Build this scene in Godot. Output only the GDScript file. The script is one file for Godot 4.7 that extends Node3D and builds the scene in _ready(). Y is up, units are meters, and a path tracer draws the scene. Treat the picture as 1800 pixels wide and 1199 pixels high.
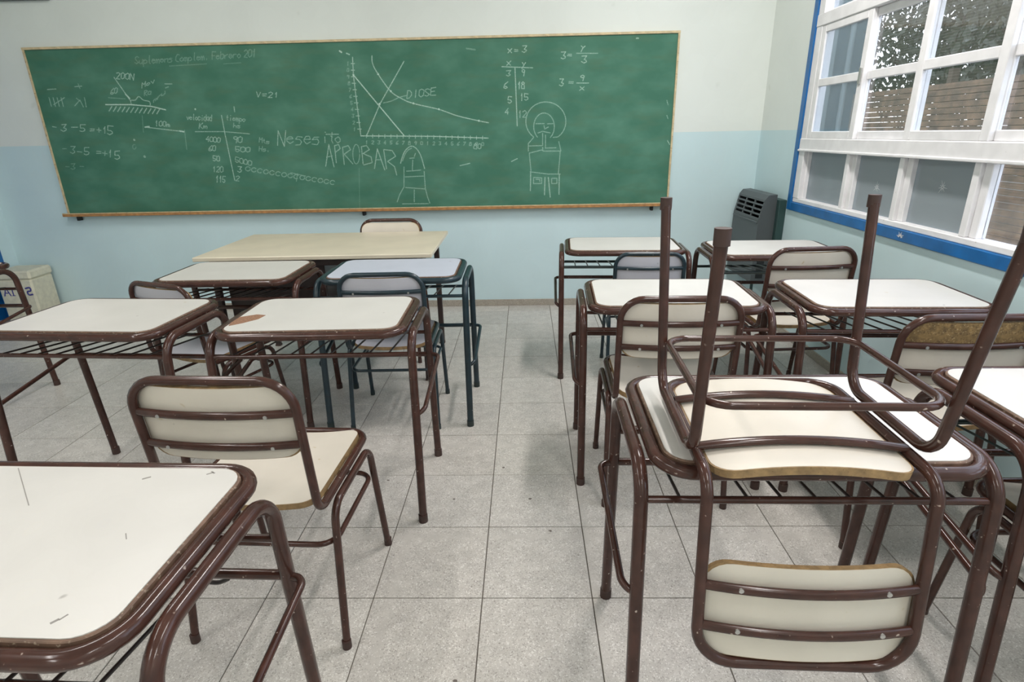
extends Node3D
# A classroom: tubular school desks and chairs on terrazzo tiles before a green chalkboard, windows in the wall on the right.
# 1 unit = 1 metre. x to the right along the chalkboard wall, y up, z towards the viewer.

const TILE := 1.0 / 3.0
const WALL_Z := -3.152          # face of the chalkboard wall
const WALL_R := 1.887           # face of the window wall
const WALL_L := -4.0
const WALL_REAR := 4.2
const CEIL := 3.15
const PAINT_Y := 1.312          # where the two wall colours meet
const CAM := Vector3(0.1449, 1.3247, 1.3623)
const CAM_TURN := Vector3(-0.3481, 0.0278, -0.0215)
const FOCAL := 1002.93          # pixels, for a picture 1800 x 1199

var M := {}
var cache := {}
var used := {}


# ------------------------------------------------------------------ mesh helper
class MB:
	var p := PackedVector3Array()
	var n := PackedVector3Array()
	var u := PackedVector2Array()

	func tri(a: Vector3, b: Vector3, c: Vector3, na: Vector3, nb: Vector3, nc: Vector3, ua := Vector2.ZERO, ub := Vector2.ZERO, uc := Vector2.ZERO) -> void:
		var g := (b - a).cross(c - a)
		if g.length_squared() < 1e-18:
			return
		if g.dot(na + nb + nc) > 0.0:
			p.append_array([a, c, b])
			n.append_array([na, nc, nb])
			u.append_array([ua, uc, ub])
		else:
			p.append_array([a, b, c])
			n.append_array([na, nb, nc])
			u.append_array([ua, ub, uc])

	func quad(a: Vector3, b: Vector3, c: Vector3, d: Vector3, na: Vector3, nb: Vector3, nc: Vector3, nd: Vector3) -> void:
		tri(a, b, c, na, nb, nc)
		tri(a, c, d, na, nc, nd)

	func flat(a: Vector3, b: Vector3, c: Vector3, d: Vector3, nn: Vector3) -> void:
		quad(a, b, c, d, nn, nn, nn, nn)

	# a box with chamfered edges
	func box(c: Vector3, s: Vector3, bev := 0.0, bas := Basis.IDENTITY) -> void:
		var h := s * 0.5
		bev = minf(bev, 0.45 * minf(h.x, minf(h.y, h.z)) * 2.0)
		for a in 3:
			var b := (a + 1) % 3
			var d := (a + 2) % 3
			for sg in [-1.0, 1.0]:
				var nn := Vector3.ZERO
				nn[a] = sg
				var v := []
				for k in [[-1, -1], [1, -1], [1, 1], [-1, 1]]:
					var q := Vector3.ZERO
					q[a] = sg * h[a]
					q[b] = k[0] * (h[b] - bev)
					q[d] = k[1] * (h[d] - bev)
					v.append(c + bas * q)
				flat(v[0], v[1], v[2], v[3], bas * nn)
				if bev > 0.0:
					for sb in [-1.0, 1.0]:
						var e := []
						for k in [-1.0, 1.0]:
							var q1 := Vector3.ZERO
							q1[a] = sg * h[a]
							q1[b] = sb * (h[b] - bev)
							q1[d] = k * (h[d] - bev)
							var q2 := Vector3.ZERO
							q2[a] = sg * (h[a] - bev)
							q2[b] = sb * h[b]
							q2[d] = k * (h[d] - bev)
							e.append(c + bas * q1)
							e.append(c + bas * q2)
						var en := Vector3.ZERO
						en[a] = sg
						en[b] = sb
						flat(e[0], e[1], e[3], e[2], bas * en.normalized())
		if bev > 0.0:
			for sx in [-1.0, 1.0]:
				for sy in [-1.0, 1.0]:
					for sz in [-1.0, 1.0]:
						var sgn := Vector3(sx, sy, sz)
						var i := h - Vector3.ONE * bev
						var nn := bas * sgn.normalized()
						tri(c + bas * (sgn * Vector3(h.x, i.y, i.z)), c + bas * (sgn * Vector3(i.x, h.y, i.z)), c + bas * (sgn * Vector3(i.x, i.y, h.z)), nn, nn, nn)

	# a round bar swept along a path
	func tube(path: PackedVector3Array, r: float, closed := false, sides := 10, squash := 1.0, up := Vector3.ZERO) -> void:
		var m := path.size()
		var tan := []
		for i in m:
			var a := path[(i - 1 + m) % m] if closed or i > 0 else path[0]
			var b := path[(i + 1) % m] if closed or i < m - 1 else path[m - 1]
			tan.append((b - a).normalized())
		var nr: Vector3 = up if up != Vector3.ZERO else (Vector3.UP if absf(tan[0].y) < 0.9 else Vector3.RIGHT)
		nr = (nr - tan[0] * nr.dot(tan[0])).normalized()
		var fr := [nr]
		for i in range(1, m):
			nr = up if up != Vector3.ZERO else fr[i - 1]
			nr = (nr - tan[i] * nr.dot(tan[i])).normalized()
			fr.append(nr)
		var twist := 0.0
		if closed and up == Vector3.ZERO:
			var last: Vector3 = fr[m - 1]
			last = (last - tan[0] * last.dot(tan[0])).normalized()
			twist = last.signed_angle_to(fr[0], tan[0])
		var rings := []
		for i in m:
			var ring := []
			var bn: Vector3 = tan[i].cross(fr[i])
			for j in sides:
				var an := TAU * j / sides + twist * i / m
				var d: Vector3 = fr[i] * cos(an) * squash + bn * sin(an)
				var nn: Vector3 = (fr[i] * cos(an) / squash + bn * sin(an)).normalized()
				ring.append([path[i] + d * r, nn])
			rings.append(ring)
		for i in (m if closed else m - 1):
			var A: Array = rings[i]
			var B: Array = rings[(i + 1) % m]
			for j in sides:
				var k := (j + 1) % sides
				quad(A[j][0], A[k][0], B[k][0], B[j][0], A[j][1], A[k][1], B[k][1], B[j][1])
		if not closed:
			for e in [0, m - 1]:
				var nn: Vector3 = tan[e] * (-1.0 if e == 0 else 1.0)
				var R: Array = rings[e]
				for j in range(1, sides - 1):
					tri(R[0][0], R[j][0], R[j + 1][0], nn, nn, nn)

	# a sheet with rounded corners, bowed across its width; t maps (u, v, normal) to space
	func sheet(w: float, h: float, r: float, thick: float, bow: float, t: Transform3D, v0 := -9.0, v1 := 9.0) -> void:
		var cols := []
		for k in 7:
			var an := PI * 0.5 * k / 6.0
			cols.append([-w * 0.5 + r * (1.0 - cos(an)), h * 0.5 - r + r * sin(an)])
		for k in range(1, 10):
			cols.append([lerpf(-w * 0.5 + r, w * 0.5 - r, k / 10.0), h * 0.5])
		for k in 7:
			var an := PI * 0.5 * (6 - k) / 6.0
			cols.append([w * 0.5 - r * (1.0 - cos(an)), h * 0.5 - r + r * sin(an)])
		var P := []
		for c in cols:
			var x: float = c[0]
			var y: float = c[1]
			var z := bow * (1.0 - pow(2.0 * x / w, 2.0))
			var dz := -bow * 8.0 * x / (w * w)
			var nn := Vector3(-dz, 0, 1).normalized()
			var ya := maxf(-y, v0)
			var yb := minf(y, v1)
			P.append([Vector3(x, ya, z), Vector3(x, yb, z), nn])
		var B := t.basis
		for i in P.size() - 1:
			for s in [-0.5, 0.5]:
				var o1: Vector3 = P[i][2] * thick * s
				var o2: Vector3 = P[i + 1][2] * thick * s
				var n1: Vector3 = B * (P[i][2] * signf(s))
				var n2: Vector3 = B * (P[i + 1][2] * signf(s))
				quad(t * (P[i][0] + o1), t * (P[i][1] + o1), t * (P[i + 1][1] + o2), t * (P[i + 1][0] + o2), n1, n1, n2, n2)
			for e in [0, 1]:
				var a: Vector3 = P[i][e]
				var b: Vector3 = P[i + 1][e]
				var d := (b - a)
				var en := Vector3(d.y, -d.x, 0).normalized() * (1.0 if e == 0 else -1.0)
				en = B * en
				flat(t * (a - P[i][2] * thick * 0.5), t * (a + P[i][2] * thick * 0.5), t * (b + P[i + 1][2] * thick * 0.5), t * (b - P[i + 1][2] * thick * 0.5), en)
		for e in [0, P.size() - 1]:
			var en := B * Vector3(-1.0 if e == 0 else 1.0, 0, 0)
			var o: Vector3 = P[e][2] * thick * 0.5
			flat(t * (P[e][0] - o), t * (P[e][0] + o), t * (P[e][1] + o), t * (P[e][1] - o), en)

	# a convex outline in the xz plane pulled up from y0 to y1
	func slab(outline: PackedVector2Array, y0: float, y1: float, bev := 0.0) -> void:
		var m := outline.size()
		var cen := Vector2.ZERO
		for q in outline:
			cen += q / m
		var ins := PackedVector2Array()
		for q in outline:
			ins.append(q - (q - cen).normalized() * bev)
		for i in m:
			var a := outline[i]
			var b := outline[(i + 1) % m]
			var ia := ins[i]
			var ib := ins[(i + 1) % m]
			var d := b - a
			var en := Vector3(d.y, 0, -d.x).normalized()
			if en.dot(Vector3(a.x - cen.x, 0, a.y - cen.y)) < 0:
				en = -en
			flat(Vector3(a.x, y0, a.y), Vector3(b.x, y0, b.y), Vector3(b.x, y1 - bev, b.y), Vector3(a.x, y1 - bev, a.y), en)
			if bev > 0.0:
				flat(Vector3(a.x, y1 - bev, a.y), Vector3(b.x, y1 - bev, b.y), Vector3(ib.x, y1, ib.y), Vector3(ia.x, y1, ia.y), (en + Vector3.UP).normalized())
			tri(Vector3(cen.x, y1, cen.y), Vector3(ia.x, y1, ia.y), Vector3(ib.x, y1, ib.y), Vector3.UP, Vector3.UP, Vector3.UP)
			tri(Vector3(cen.x, y0, cen.y), Vector3(a.x, y0, a.y), Vector3(b.x, y0, b.y), Vector3.DOWN, Vector3.DOWN, Vector3.DOWN)

	func done() -> ArrayMesh:
		var arr := []
		arr.resize(Mesh.ARRAY_MAX)
		arr[Mesh.ARRAY_VERTEX] = p
		arr[Mesh.ARRAY_NORMAL] = n
		arr[Mesh.ARRAY_TEX_UV] = u
		var m := ArrayMesh.new()
		m.add_surface_from_arrays(Mesh.PRIMITIVE_TRIANGLES, arr)
		return m


# corners rounded with radii r (one number or one for each point)
func rpath(pts: Array, r, closed := false, seg := 6) -> PackedVector3Array:
	var out := PackedVector3Array()
	var m := pts.size()
	for i in m:
		var c: Vector3 = pts[i]
		if not closed and (i == 0 or i == m - 1):
			out.append(c)
			continue
		var rad: float = r[i] if r is Array else r
		var a: Vector3 = pts[(i - 1 + m) % m] - c
		var b: Vector3 = pts[(i + 1) % m] - c
		var th := a.angle_to(b)
		var cut := minf(rad / tan(th * 0.5), 0.49 * minf(a.length(), b.length()))
		var A := c + a.normalized() * cut
		var B := c + b.normalized() * cut
		var kk := 0.55
		for s in seg + 1:
			out.append(A.bezier_interpolate(A.lerp(c, kk), B.lerp(c, kk), B, float(s) / seg))
	return out


func rrect(w: float, d: float, r: float, seg := 5) -> PackedVector2Array:
	var out := PackedVector2Array()
	var cs := [[w / 2 - r, d / 2 - r, 0.0], [-w / 2 + r, d / 2 - r, 90.0], [-w / 2 + r, -d / 2 + r, 180.0], [w / 2 - r, -d / 2 + r, 270.0]]
	for c in cs:
		for k in seg + 1:
			var an := deg_to_rad(c[2] + 90.0 * k / seg)
			out.append(Vector2(c[0] + r * cos(an), c[1] + r * sin(an)))
	return out


# ------------------------------------------------------------------ scene tree helpers
func numbered(called: String) -> String:
	if not used.has(called):
		used[called] = 0
		return called
	used[called] += 1
	return "%s_%03d" % [called, used[called]]


func obj(called: String, mesh: Mesh, m: Material, parent: Node = self) -> MeshInstance3D:
	var o := MeshInstance3D.new()
	o.name = numbered(called) if parent == self else called
	o.mesh = mesh
	o.material_override = m
	parent.add_child(o, true)
	return o


func thing(called: String, label: String, category: String, at := Vector3.ZERO, turn := 0.0, group := "") -> Node3D:
	var o := Node3D.new()
	o.name = numbered(called)
	add_child(o, true)
	o.position = at
	o.rotation.y = turn
	tag(o, label, category, group)
	return o


func tag(o: Node, label: String, category: String, group := "") -> void:
	o.set_meta("label", label)
	o.set_meta("category", category)
	if group != "":
		o.set_meta("group", group)


func setting(called: String, label := "") -> Node3D:
	var o := Node3D.new()
	o.name = called
	add_child(o, true)
	o.set_meta("kind", "structure")
	if label != "":
		o.set_meta("label", label)
	return o


func bxm(s: Vector3, bev := 0.0, c := Vector3.ZERO) -> ArrayMesh:
	var b := MB.new()
	b.box(c, s, bev)
	return b.done()


# a box from corner to corner, its node at the middle of its foot
func span(called: String, a: Vector3, b: Vector3, m: Material, parent: Node, bev := 0.002) -> MeshInstance3D:
	var s := (b - a).abs()
	var o := obj(called, bxm(s, bev), m, parent)
	o.position = (a + b) * 0.5
	return o


func rod(r: float, path: PackedVector3Array, closed := false, sides := 10) -> ArrayMesh:
	var b := MB.new()
	b.tube(path, r, closed, sides)
	return b.done()


# ------------------------------------------------------------------ materials
func rgb(r: float, g: float, b: float) -> Color:
	return Color(r / 255.0, g / 255.0, b / 255.0)


func mat(c: Color, rough: float, spec := 0.5) -> StandardMaterial3D:
	var m := StandardMaterial3D.new()
	m.albedo_color = c
	m.roughness = rough
	m.metallic_specular = spec
	return m


func noise(kind: int, freq: float, seed_: int, oct := 1) -> FastNoiseLite:
	var f := FastNoiseLite.new()
	f.noise_type = kind
	f.frequency = freq
	f.seed = seed_
	f.fractal_type = FastNoiseLite.FRACTAL_FBM if oct > 1 else FastNoiseLite.FRACTAL_NONE
	f.fractal_octaves = oct
	return f


func bytes_of(f: FastNoiseLite, size: int) -> PackedByteArray:
	var im := f.get_seamless_image(size, size, false, false, 0.1, true)
	im.convert(Image.FORMAT_L8)
	return im.get_data()


# colours picked by one broad and one fine noise: base, its variation, and flecks above a threshold
func flecked(size: int, base: Color, vary: float, broad: float, fine: float, limit: float, fleck: Color, seed_: int, limit2 := 2.0, fleck2 := Color.BLACK) -> ImageTexture:
	var A := bytes_of(noise(FastNoiseLite.TYPE_SIMPLEX_SMOOTH, broad, seed_, 3), size)
	var B := bytes_of(noise(FastNoiseLite.TYPE_SIMPLEX_SMOOTH, fine, seed_ + 7, 2), size)
	var out := PackedByteArray()
	out.resize(size * size * 3)
	for i in size * size:
		var a := A[i] / 255.0
		var b := B[i] / 255.0
		var c := base * (1.0 + vary * (a - 0.5) * 2.0)
		if b > limit:
			c = c.lerp(fleck, clampf((b - limit) * 14.0, 0.0, 1.0))
		elif b < 1.0 - limit2:
			c = c.lerp(fleck2, clampf((1.0 - limit2 - b) * 14.0, 0.0, 1.0))
		out[i * 3] = int(clampf(c.r, 0, 1) * 255.0)
		out[i * 3 + 1] = int(clampf(c.g, 0, 1) * 255.0)
		out[i * 3 + 2] = int(clampf(c.b, 0, 1) * 255.0)
	var im := Image.create_from_data(size, size, false, Image.FORMAT_RGB8, out)
	im.generate_mipmaps()
	return ImageTexture.create_from_image(im)


func tri_tex(m: StandardMaterial3D, t: Texture2D, metres: float) -> StandardMaterial3D:
	m.albedo_texture = t
	m.uv1_triplanar = true
	m.uv1_world_triplanar = true
	m.uv1_triplanar_sharpness = 4.0
	m.uv1_scale = Vector3.ONE / metres
	return m


func terrazzo_texture() -> ImageTexture:
	var size := 1024
	var cell := FastNoiseLite.new()
	cell.noise_type = FastNoiseLite.TYPE_CELLULAR
	cell.cellular_return_type = FastNoiseLite.RETURN_CELL_VALUE
	cell.frequency = 0.16
	cell.seed = 3
	var A := bytes_of(cell, size)
	var B := bytes_of(noise(FastNoiseLite.TYPE_SIMPLEX_SMOOTH, 0.008, 11, 4), size)
	var C := bytes_of(noise(FastNoiseLite.TYPE_SIMPLEX_SMOOTH, 0.3, 5, 1), size)
	var dark := rgb(146, 140, 134)
	var mid := rgb(203, 199, 193)
	var pale := rgb(236, 234, 230)
	var out := PackedByteArray()
	out.resize(size * size * 3)
	for i in size * size:
		var a := A[i] / 255.0
		var c: Color
		if a < 0.26:
			c = dark.lerp(mid, a / 0.26 * 0.5)
		elif a > 0.75:
			c = pale
		else:
			c = mid
		c = c * (0.955 + 0.09 * (B[i] / 255.0)) * (0.96 + 0.08 * (C[i] / 255.0))
		out[i * 3] = int(clampf(c.r, 0, 1) * 255.0)
		out[i * 3 + 1] = int(clampf(c.g, 0, 1) * 255.0)
		out[i * 3 + 2] = int(clampf(c.b, 0, 1) * 255.0)
	var im := Image.create_from_data(size, size, false, Image.FORMAT_RGB8, out)
	im.generate_mipmaps()
	return ImageTexture.create_from_image(im)


func make_materials() -> void:
	# painted steel
	M.brown = tri_tex(mat(Color.WHITE, 0.17, 0.46), flecked(512, rgb(70, 45, 38), 0.16, 0.012, 0.05, 0.86, rgb(184, 170, 158), 21), 0.42)
	M.teal = tri_tex(mat(Color.WHITE, 0.28), flecked(512, rgb(32, 50, 58), 0.14, 0.012, 0.045, 0.88, rgb(150, 158, 160), 33), 0.42)
	M.dark_teal = mat(rgb(34, 48, 48), 0.35)
	M.dark_brown = mat(rgb(54, 40, 38), 0.4)
	M.cap = mat(rgb(66, 46, 40), 0.55)
	M.wire = mat(rgb(46, 38, 36), 0.4)
	# boards
	M.laminate = tri_tex(mat(Color.WHITE, 0.30), flecked(512, rgb(213, 210, 204), 0.02, 0.006, 0.03, 0.93, rgb(198, 188, 168), 41, 0.955, rgb(150, 146, 140)), 0.9)
	M.laminate_blue = tri_tex(mat(rgb(206, 210, 224), 0.30), flecked(256, rgb(244, 244, 244), 0.02, 0.012, 0.05, 0.94, rgb(205, 200, 190), 43), 0.9)
	M.cream = tri_tex(mat(Color.WHITE, 0.34), flecked(512, rgb(217, 209, 195), 0.025, 0.008, 0.04, 0.92, rgb(196, 180, 150), 47, 0.955, rgb(140, 130, 118)), 0.8)
	M.grey_panel = tri_tex(mat(rgb(206, 206, 214), 0.36), flecked(256, rgb(244, 244, 244), 0.03, 0.012, 0.05, 0.92, rgb(170, 170, 170), 51), 0.8)
	M.ply = tri_tex(mat(Color.WHITE, 0.6), flecked(256, rgb(152, 124, 86), 0.16, 0.03, 0.12, 0.8, rgb(120, 92, 58), 53), 0.2)
	M.worn_edge = tri_tex(mat(Color.WHITE, 0.6), flecked(256, rgb(112, 88, 72), 0.2, 0.02, 0.09, 0.78, rgb(176, 160, 140), 57), 0.25)
	M.bare_board = tri_tex(mat(Color.WHITE, 0.8), flecked(256, rgb(142, 106, 82), 0.2, 0.05, 0.2, 0.72, rgb(120, 84, 62), 59), 0.12)
	M.weathered = tri_tex(mat(Color.WHITE, 0.75), flecked(256, rgb(128, 104, 66), 0.25, 0.03, 0.12, 0.75, rgb(176, 156, 118), 61, 0.75, rgb(74, 56, 38)), 0.22)
	M.pencil = mat(rgb(150, 146, 140), 0.7)
	M.screw = mat(rgb(190, 190, 188), 0.3)
	M.screw.metallic = 0.8
	# room
	M.wall_upper = tri_tex(mat(Color.WHITE, 0.62), flecked(512, rgb(229, 235, 230), 0.012, 0.006, 0.02, 0.93, rgb(221, 227, 221), 71), 2.2)
	M.wall_lower = tri_tex(mat(Color.WHITE, 0.5), flecked(512, rgb(206, 229, 233), 0.018, 0.006, 0.02, 0.92, rgb(198, 221, 224), 73), 2.2)
	M.ceiling = mat(rgb(226, 228, 222), 0.85)
	var tz := terrazzo_texture()
	M.tiles = []
	for k in 5:
		var tint: Color = [Color(1.0, 0.996, 0.988), Color(0.968, 0.963, 0.957), Color(0.985, 0.981, 0.977), Color(0.945, 0.940, 0.933), Color(0.976, 0.969, 0.962)][k]
		var m := tri_tex(mat(tint, 0.34, 0.45), tz, 0.62)
		M.tiles.append(m)
	M.gum = mat(rgb(112, 102, 96), 0.8)
	M.grout = mat(rgb(104, 98, 90), 0.9)
	M.skirting = tri_tex(mat(rgb(214, 208, 198), 0.45), tz, 0.62)
	M.blue = tri_tex(mat(Color.WHITE, 0.35), flecked(256, rgb(16, 98, 162), 0.1, 0.02, 0.06, 0.9, rgb(96, 120, 140), 77), 0.7)
	M.white_frame = tri_tex(mat(Color.WHITE, 0.45), flecked(256, rgb(232, 231, 232), 0.03, 0.02, 0.06, 0.9, rgb(196, 190, 182), 79), 0.6)
	M.frosted = mat(Color(0.57, 0.61, 0.63, 0.86), 0.42)
	M.frosted.transparency = BaseMaterial3D.TRANSPARENCY_ALPHA
	M.pane = mat(Color(0.42, 0.50, 0.54, 0.42), 0.05)
	M.pane.transparency = BaseMaterial3D.TRANSPARENCY_ALPHA
	M.ribbed = mat(Color(0.40, 0.39, 0.37, 0.26), 0.06)
	M.ribbed.transparency = BaseMaterial3D.TRANSPARENCY_ALPHA
	M.wood = tri_tex(mat(Color.WHITE, 0.5), flecked(256, rgb(176, 128, 78), 0.16, 0.03, 0.1, 0.82, rgb(130, 88, 50), 81), 0.5)
	M.wood_pale = tri_tex(mat(Color.WHITE, 0.5), flecked(256, rgb(206, 188, 150), 0.12, 0.03, 0.1, 0.82, rgb(150, 118, 80), 83), 0.5)
	M.heater = mat(rgb(78, 84, 86), 0.45)
	M.heater_dark = mat(rgb(30, 34, 36), 0.6)
	M.heater_plate = mat(rgb(44, 70, 68), 0.5)
	M.beige_top = tri_tex(mat(Color.WHITE, 0.38), flecked(256, rgb(216, 206, 184), 0.03, 0.012, 0.05, 0.93, rgb(190, 176, 150), 87), 0.9)
	M.sack = tri_tex(mat(Color.WHITE, 0.6), flecked(256, rgb(222, 218, 196), 0.05, 0.02, 0.06, 0.9, rgb(200, 196, 170), 91), 0.3)
	M.ink = mat(rgb(66, 66, 140), 0.6)
	M.wall_strip = mat(rgb(120, 126, 122), 0.6)
	M.lamp_body = mat(rgb(226, 226, 222), 0.5)
	# outside
	M.leaf = mat(rgb(52, 54, 38), 0.6)
	M.leaf.backlight_enabled = true
	M.leaf.backlight = Color(0.16, 0.17, 0.08)
	M.bark = mat(rgb(74, 60, 46), 0.9)
	M.fence = tri_tex(mat(Color.WHITE, 0.8), flecked(256, rgb(98, 78, 58), 0.35, 0.02, 0.08, 0.8, rgb(66, 52, 40), 95), 1.2)
	M.paving = mat(rgb(134, 130, 122), 0.9)
	M.neighbour = mat(rgb(46, 70, 80), 0.8)
	M.neighbour_pale = mat(rgb(120, 132, 132), 0.7)


# ------------------------------------------------------------------ school desk
const DESK_H := 0.731


func desk_meshes() -> void:
	if cache.has("d_top"):
		return
	var b := MB.new()
	b.slab(rrect(0.592, 0.403, 0.054, 6), DESK_H - 0.022, DESK_H - 0.0012, 0.002)
	cache.d_board = b.done()
	b = MB.new()
	b.slab(rrect(0.582, 0.393, 0.049, 6), DESK_H - 0.0012, DESK_H + 0.0004)
	cache.d_top = b.done()
	var y := DESK_H - 0.0165
	cache.d_rim = rod(0.0142, rpath([Vector3(-0.3095, y, -0.2150), Vector3(0.3095, y, -0.2150), Vector3(0.3095, y, 0.2150), Vector3(-0.3095, y, 0.2150)], 0.070, true, 8), true, 12)
	for s in [-1.0, 1.0]:
		var x: float = 0.3395 * s
		cache["d_leg%d" % int(s)] = rod(0.0148, rpath([Vector3(x, 0.012, 0.240), Vector3(x, 0.700, 0.188), Vector3(x, 0.700, -0.166), Vector3(x, 0.012, -0.216)], 0.075, false, 9), false, 12)
		var xo: float = 0.377 * s
		cache["d_brace%d" % int(s)] = rod(0.0085, rpath([Vector3(x, 0.492, -0.180), Vector3(xo, 0.492, -0.172), Vector3(xo - 0.008 * s, 0.432, 0.196), Vector3(x, 0.415, 0.208)], 0.034, false, 6), false, 8)
	b = MB.new()
	b.tube(PackedVector3Array([Vector3(0, 0, 0), Vector3(0, 0.03, 0)]), 0.0168, false, 12)
	cache.d_cap = b.done()
	cache.d_bar_near = rod(0.0078, PackedVector3Array([Vector3(-0.343, 0.637, 0.190), Vector3(0.343, 0.637, 0.190)]), false, 8)
	cache.d_bar_far = rod(0.0078, PackedVector3Array([Vector3(-0.343, 0.590, -0.172), Vector3(0.343, 0.590, -0.172)]), false, 8)
	cache.d_cross = rod(0.0105, PackedVector3Array([Vector3(-0.343, 0.492, -0.182), Vector3(0.343, 0.492, -0.182)]), false, 8)
	cache.d_wire = rod(0.0033, rpath([Vector3(0, 0.643, 0.190), Vector3(0, 0.606, -0.12), Vector3(0, 0.596, -0.172)], 0.05, false, 3), false, 6)
	cache.d_hook = rod(0.0045, rpath([Vector3(0.140, 0.487, -0.182), Vector3(0.146, 0.462, -0.190), Vector3(0.178, 0.452, -0.198), Vector3(0.200, 0.462, -0.200)], 0.02, false, 4), false, 6)


func desk(label: String, x: float, z: float, deg: float, frame: Material, top: Material, rack: Material, hook := false, drop := 0.0) -> Node3D:
	desk_meshes()
	var t := thing("school_desk", label, "desk", Vector3(x, 0, z), deg_to_rad(deg), "school desks in the classroom")
	obj("laminate_top", cache.d_top, top, t)
	obj("tabletop_board", cache.d_board, M.worn_edge, t)
	obj("rim_tube", cache.d_rim, frame, t)
	for s in [-1, 1]:
		var l := obj("leg_frame", cache["d_leg%d" % s], frame, t)
		for zf in [0.2407, -0.2167]:
			var c := obj("foot_cap", cache.d_cap, M.cap if frame != M.teal else M.dark_teal, l)
			c.position = Vector3(0.3395 * s, 0.0, zf)
		obj("side_brace", cache["d_brace%d" % s], frame, t).position = Vector3(0, -drop, -0.03 * drop / 0.5)
	obj("rack_bar", cache.d_bar_near, rack, t)
	obj("rack_bar", cache.d_bar_far, rack, t)
	obj("cross_bar", cache.d_cross, frame, t).position = Vector3(0, -drop, -0.03 * drop / 0.5)
	for k in 9:
		var w := obj("rack_wire", cache.d_wire, M.wire if rack != M.dark_teal else M.dark_teal, t)
		w.position.x = -0.264 + 0.066 * k
	if hook:
		obj("bag_hook", cache.d_hook, M.wire, t)
	return t


# ------------------------------------------------------------------ school chair
const SEAT_TOP := 0.4555


func back_z(y: float) -> float:
	return 0.203 + (0.242 - 0.203) * (y - 0.439) / (0.815 - 0.439)


func chair_meshes() -> void:
	if cache.has("c_frame"):
		return
	cache.c_frame = rod(0.0112, rpath([Vector3(-0.195, 0.815, 0.242), Vector3(0.195, 0.815, 0.242), Vector3(0.195, 0.437, 0.203), Vector3(0.192, 0.437, -0.212), Vector3(-0.192, 0.437, -0.212), Vector3(-0.195, 0.437, 0.203)],
			[0.075, 0.075, 0.045, 0.06, 0.06, 0.045], true, 7), true, 12)
	for s in [-1.0, 1.0]:
		var xt: float = 0.211 * s
		var xb: float = 0.218 * s
		cache["c_leg%d" % int(s)] = rod(0.0108, rpath([Vector3(xb, 0.012, 0.212), Vector3(xt, 0.418, 0.150), Vector3(xt, 0.418, -0.150), Vector3(xb, 0.012, -0.208)], 0.055, false, 7), false, 12)
	var b := MB.new()
	b.tube(PackedVector3Array([Vector3(0, 0, 0), Vector3(0, 0.026, 0)]), 0.0128, false, 12)
	cache.c_cap = b.done()
	cache.c_ring = rod(0.0078, rpath([Vector3(-0.206, 0.310, -0.170), Vector3(0.206, 0.310, -0.170), Vector3(0.206, 0.310, 0.172), Vector3(-0.206, 0.310, 0.172)], 0.05, true, 6), true, 8)
	# seat: x across, v along the depth, dished in the middle
	var ts := Transform3D(Basis(Vector3(1, 0, 0), Vector3(0, 0, -1), Vector3(0, 1, 0)), Vector3(0, SEAT_TOP - 0.0088, -0.008))
	b = MB.new()
	b.sheet(0.358, 0.384, 0.045, 0.016, -0.017, ts)
	cache.c_seat = b.done()
	for s in [-1.0, 1.0]:
		b = MB.new()
		b.sheet(0.354, 0.380, 0.044, 0.0008, -0.017, ts * Transform3D(Basis.IDENTITY, Vector3(0, 0, 0.0084 * s)))
		cache["c_seat_face%d" % int(s)] = b.done()
	for k in 2:
		var z: float = [0.105, -0.095][k]
		var pts := PackedVector3Array()
		for i in 13:
			var x := lerpf(-0.192, 0.192, i / 12.0)
			pts.append(Vector3(x, SEAT_TOP - 0.0265 - 0.016 * (1.0 - pow(x / 0.192, 2.0)), z))
		b = MB.new()
		b.tube(pts, 0.0105, false, 10, 0.75, Vector3.UP)
		cache["c_seat_bar%d" % k] = b.done()
	# backrest
	var tilt := atan2(0.242 - 0.203, 0.815 - 0.437)
	var tb := Transform3D(Basis(Vector3(1, 0, 0), tilt), Vector3(0, 0.704, back_z(0.704) - 0.0172))
	b = MB.new()
	b.sheet(0.378, 0.198, 0.046, 0.011, 0.022, tb)
	cache.c_back = b.done()
	for s in [-1.0, 1.0]:
		var tf := tb * Transform3D(Basis.IDENTITY, Vector3(0, 0, 0.0059 * s))
		b = MB.new()
		b.sheet(0.375, 0.195, 0.051, 0.0008, 0.022, tf)
		cache["c_back_face%d" % int(s)] = b.done()
		b = MB.new()
		b.sheet(0.375, 0.195, 0.051, 0.0008, 0.022, tf, -9.0, 0.028)
		cache["c_back_low%d" % int(s)] = b.done()
	for k in 2:
		var y: float = [0.732, 0.646][k]
		var pts := PackedVector3Array()
		for i in 15:
			var x := lerpf(-0.195, 0.195, i / 14.0)
			pts.append(Vector3(x, y, back_z(y) + 0.022 * (1.0 - pow(x / 0.195, 2.0))))
		b = MB.new()
		b.tube(pts, 0.0105, false, 10, 0.72, Vector3.BACK)
		cache["c_slat%d" % k] = b.done()
	b = MB.new()
	b.tube(PackedVector3Array([Vector3(0, 0, -0.004), Vector3(0, 0, 0.0015)]), 0.0048, false, 8)
	cache.c_screw = b.done()


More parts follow.
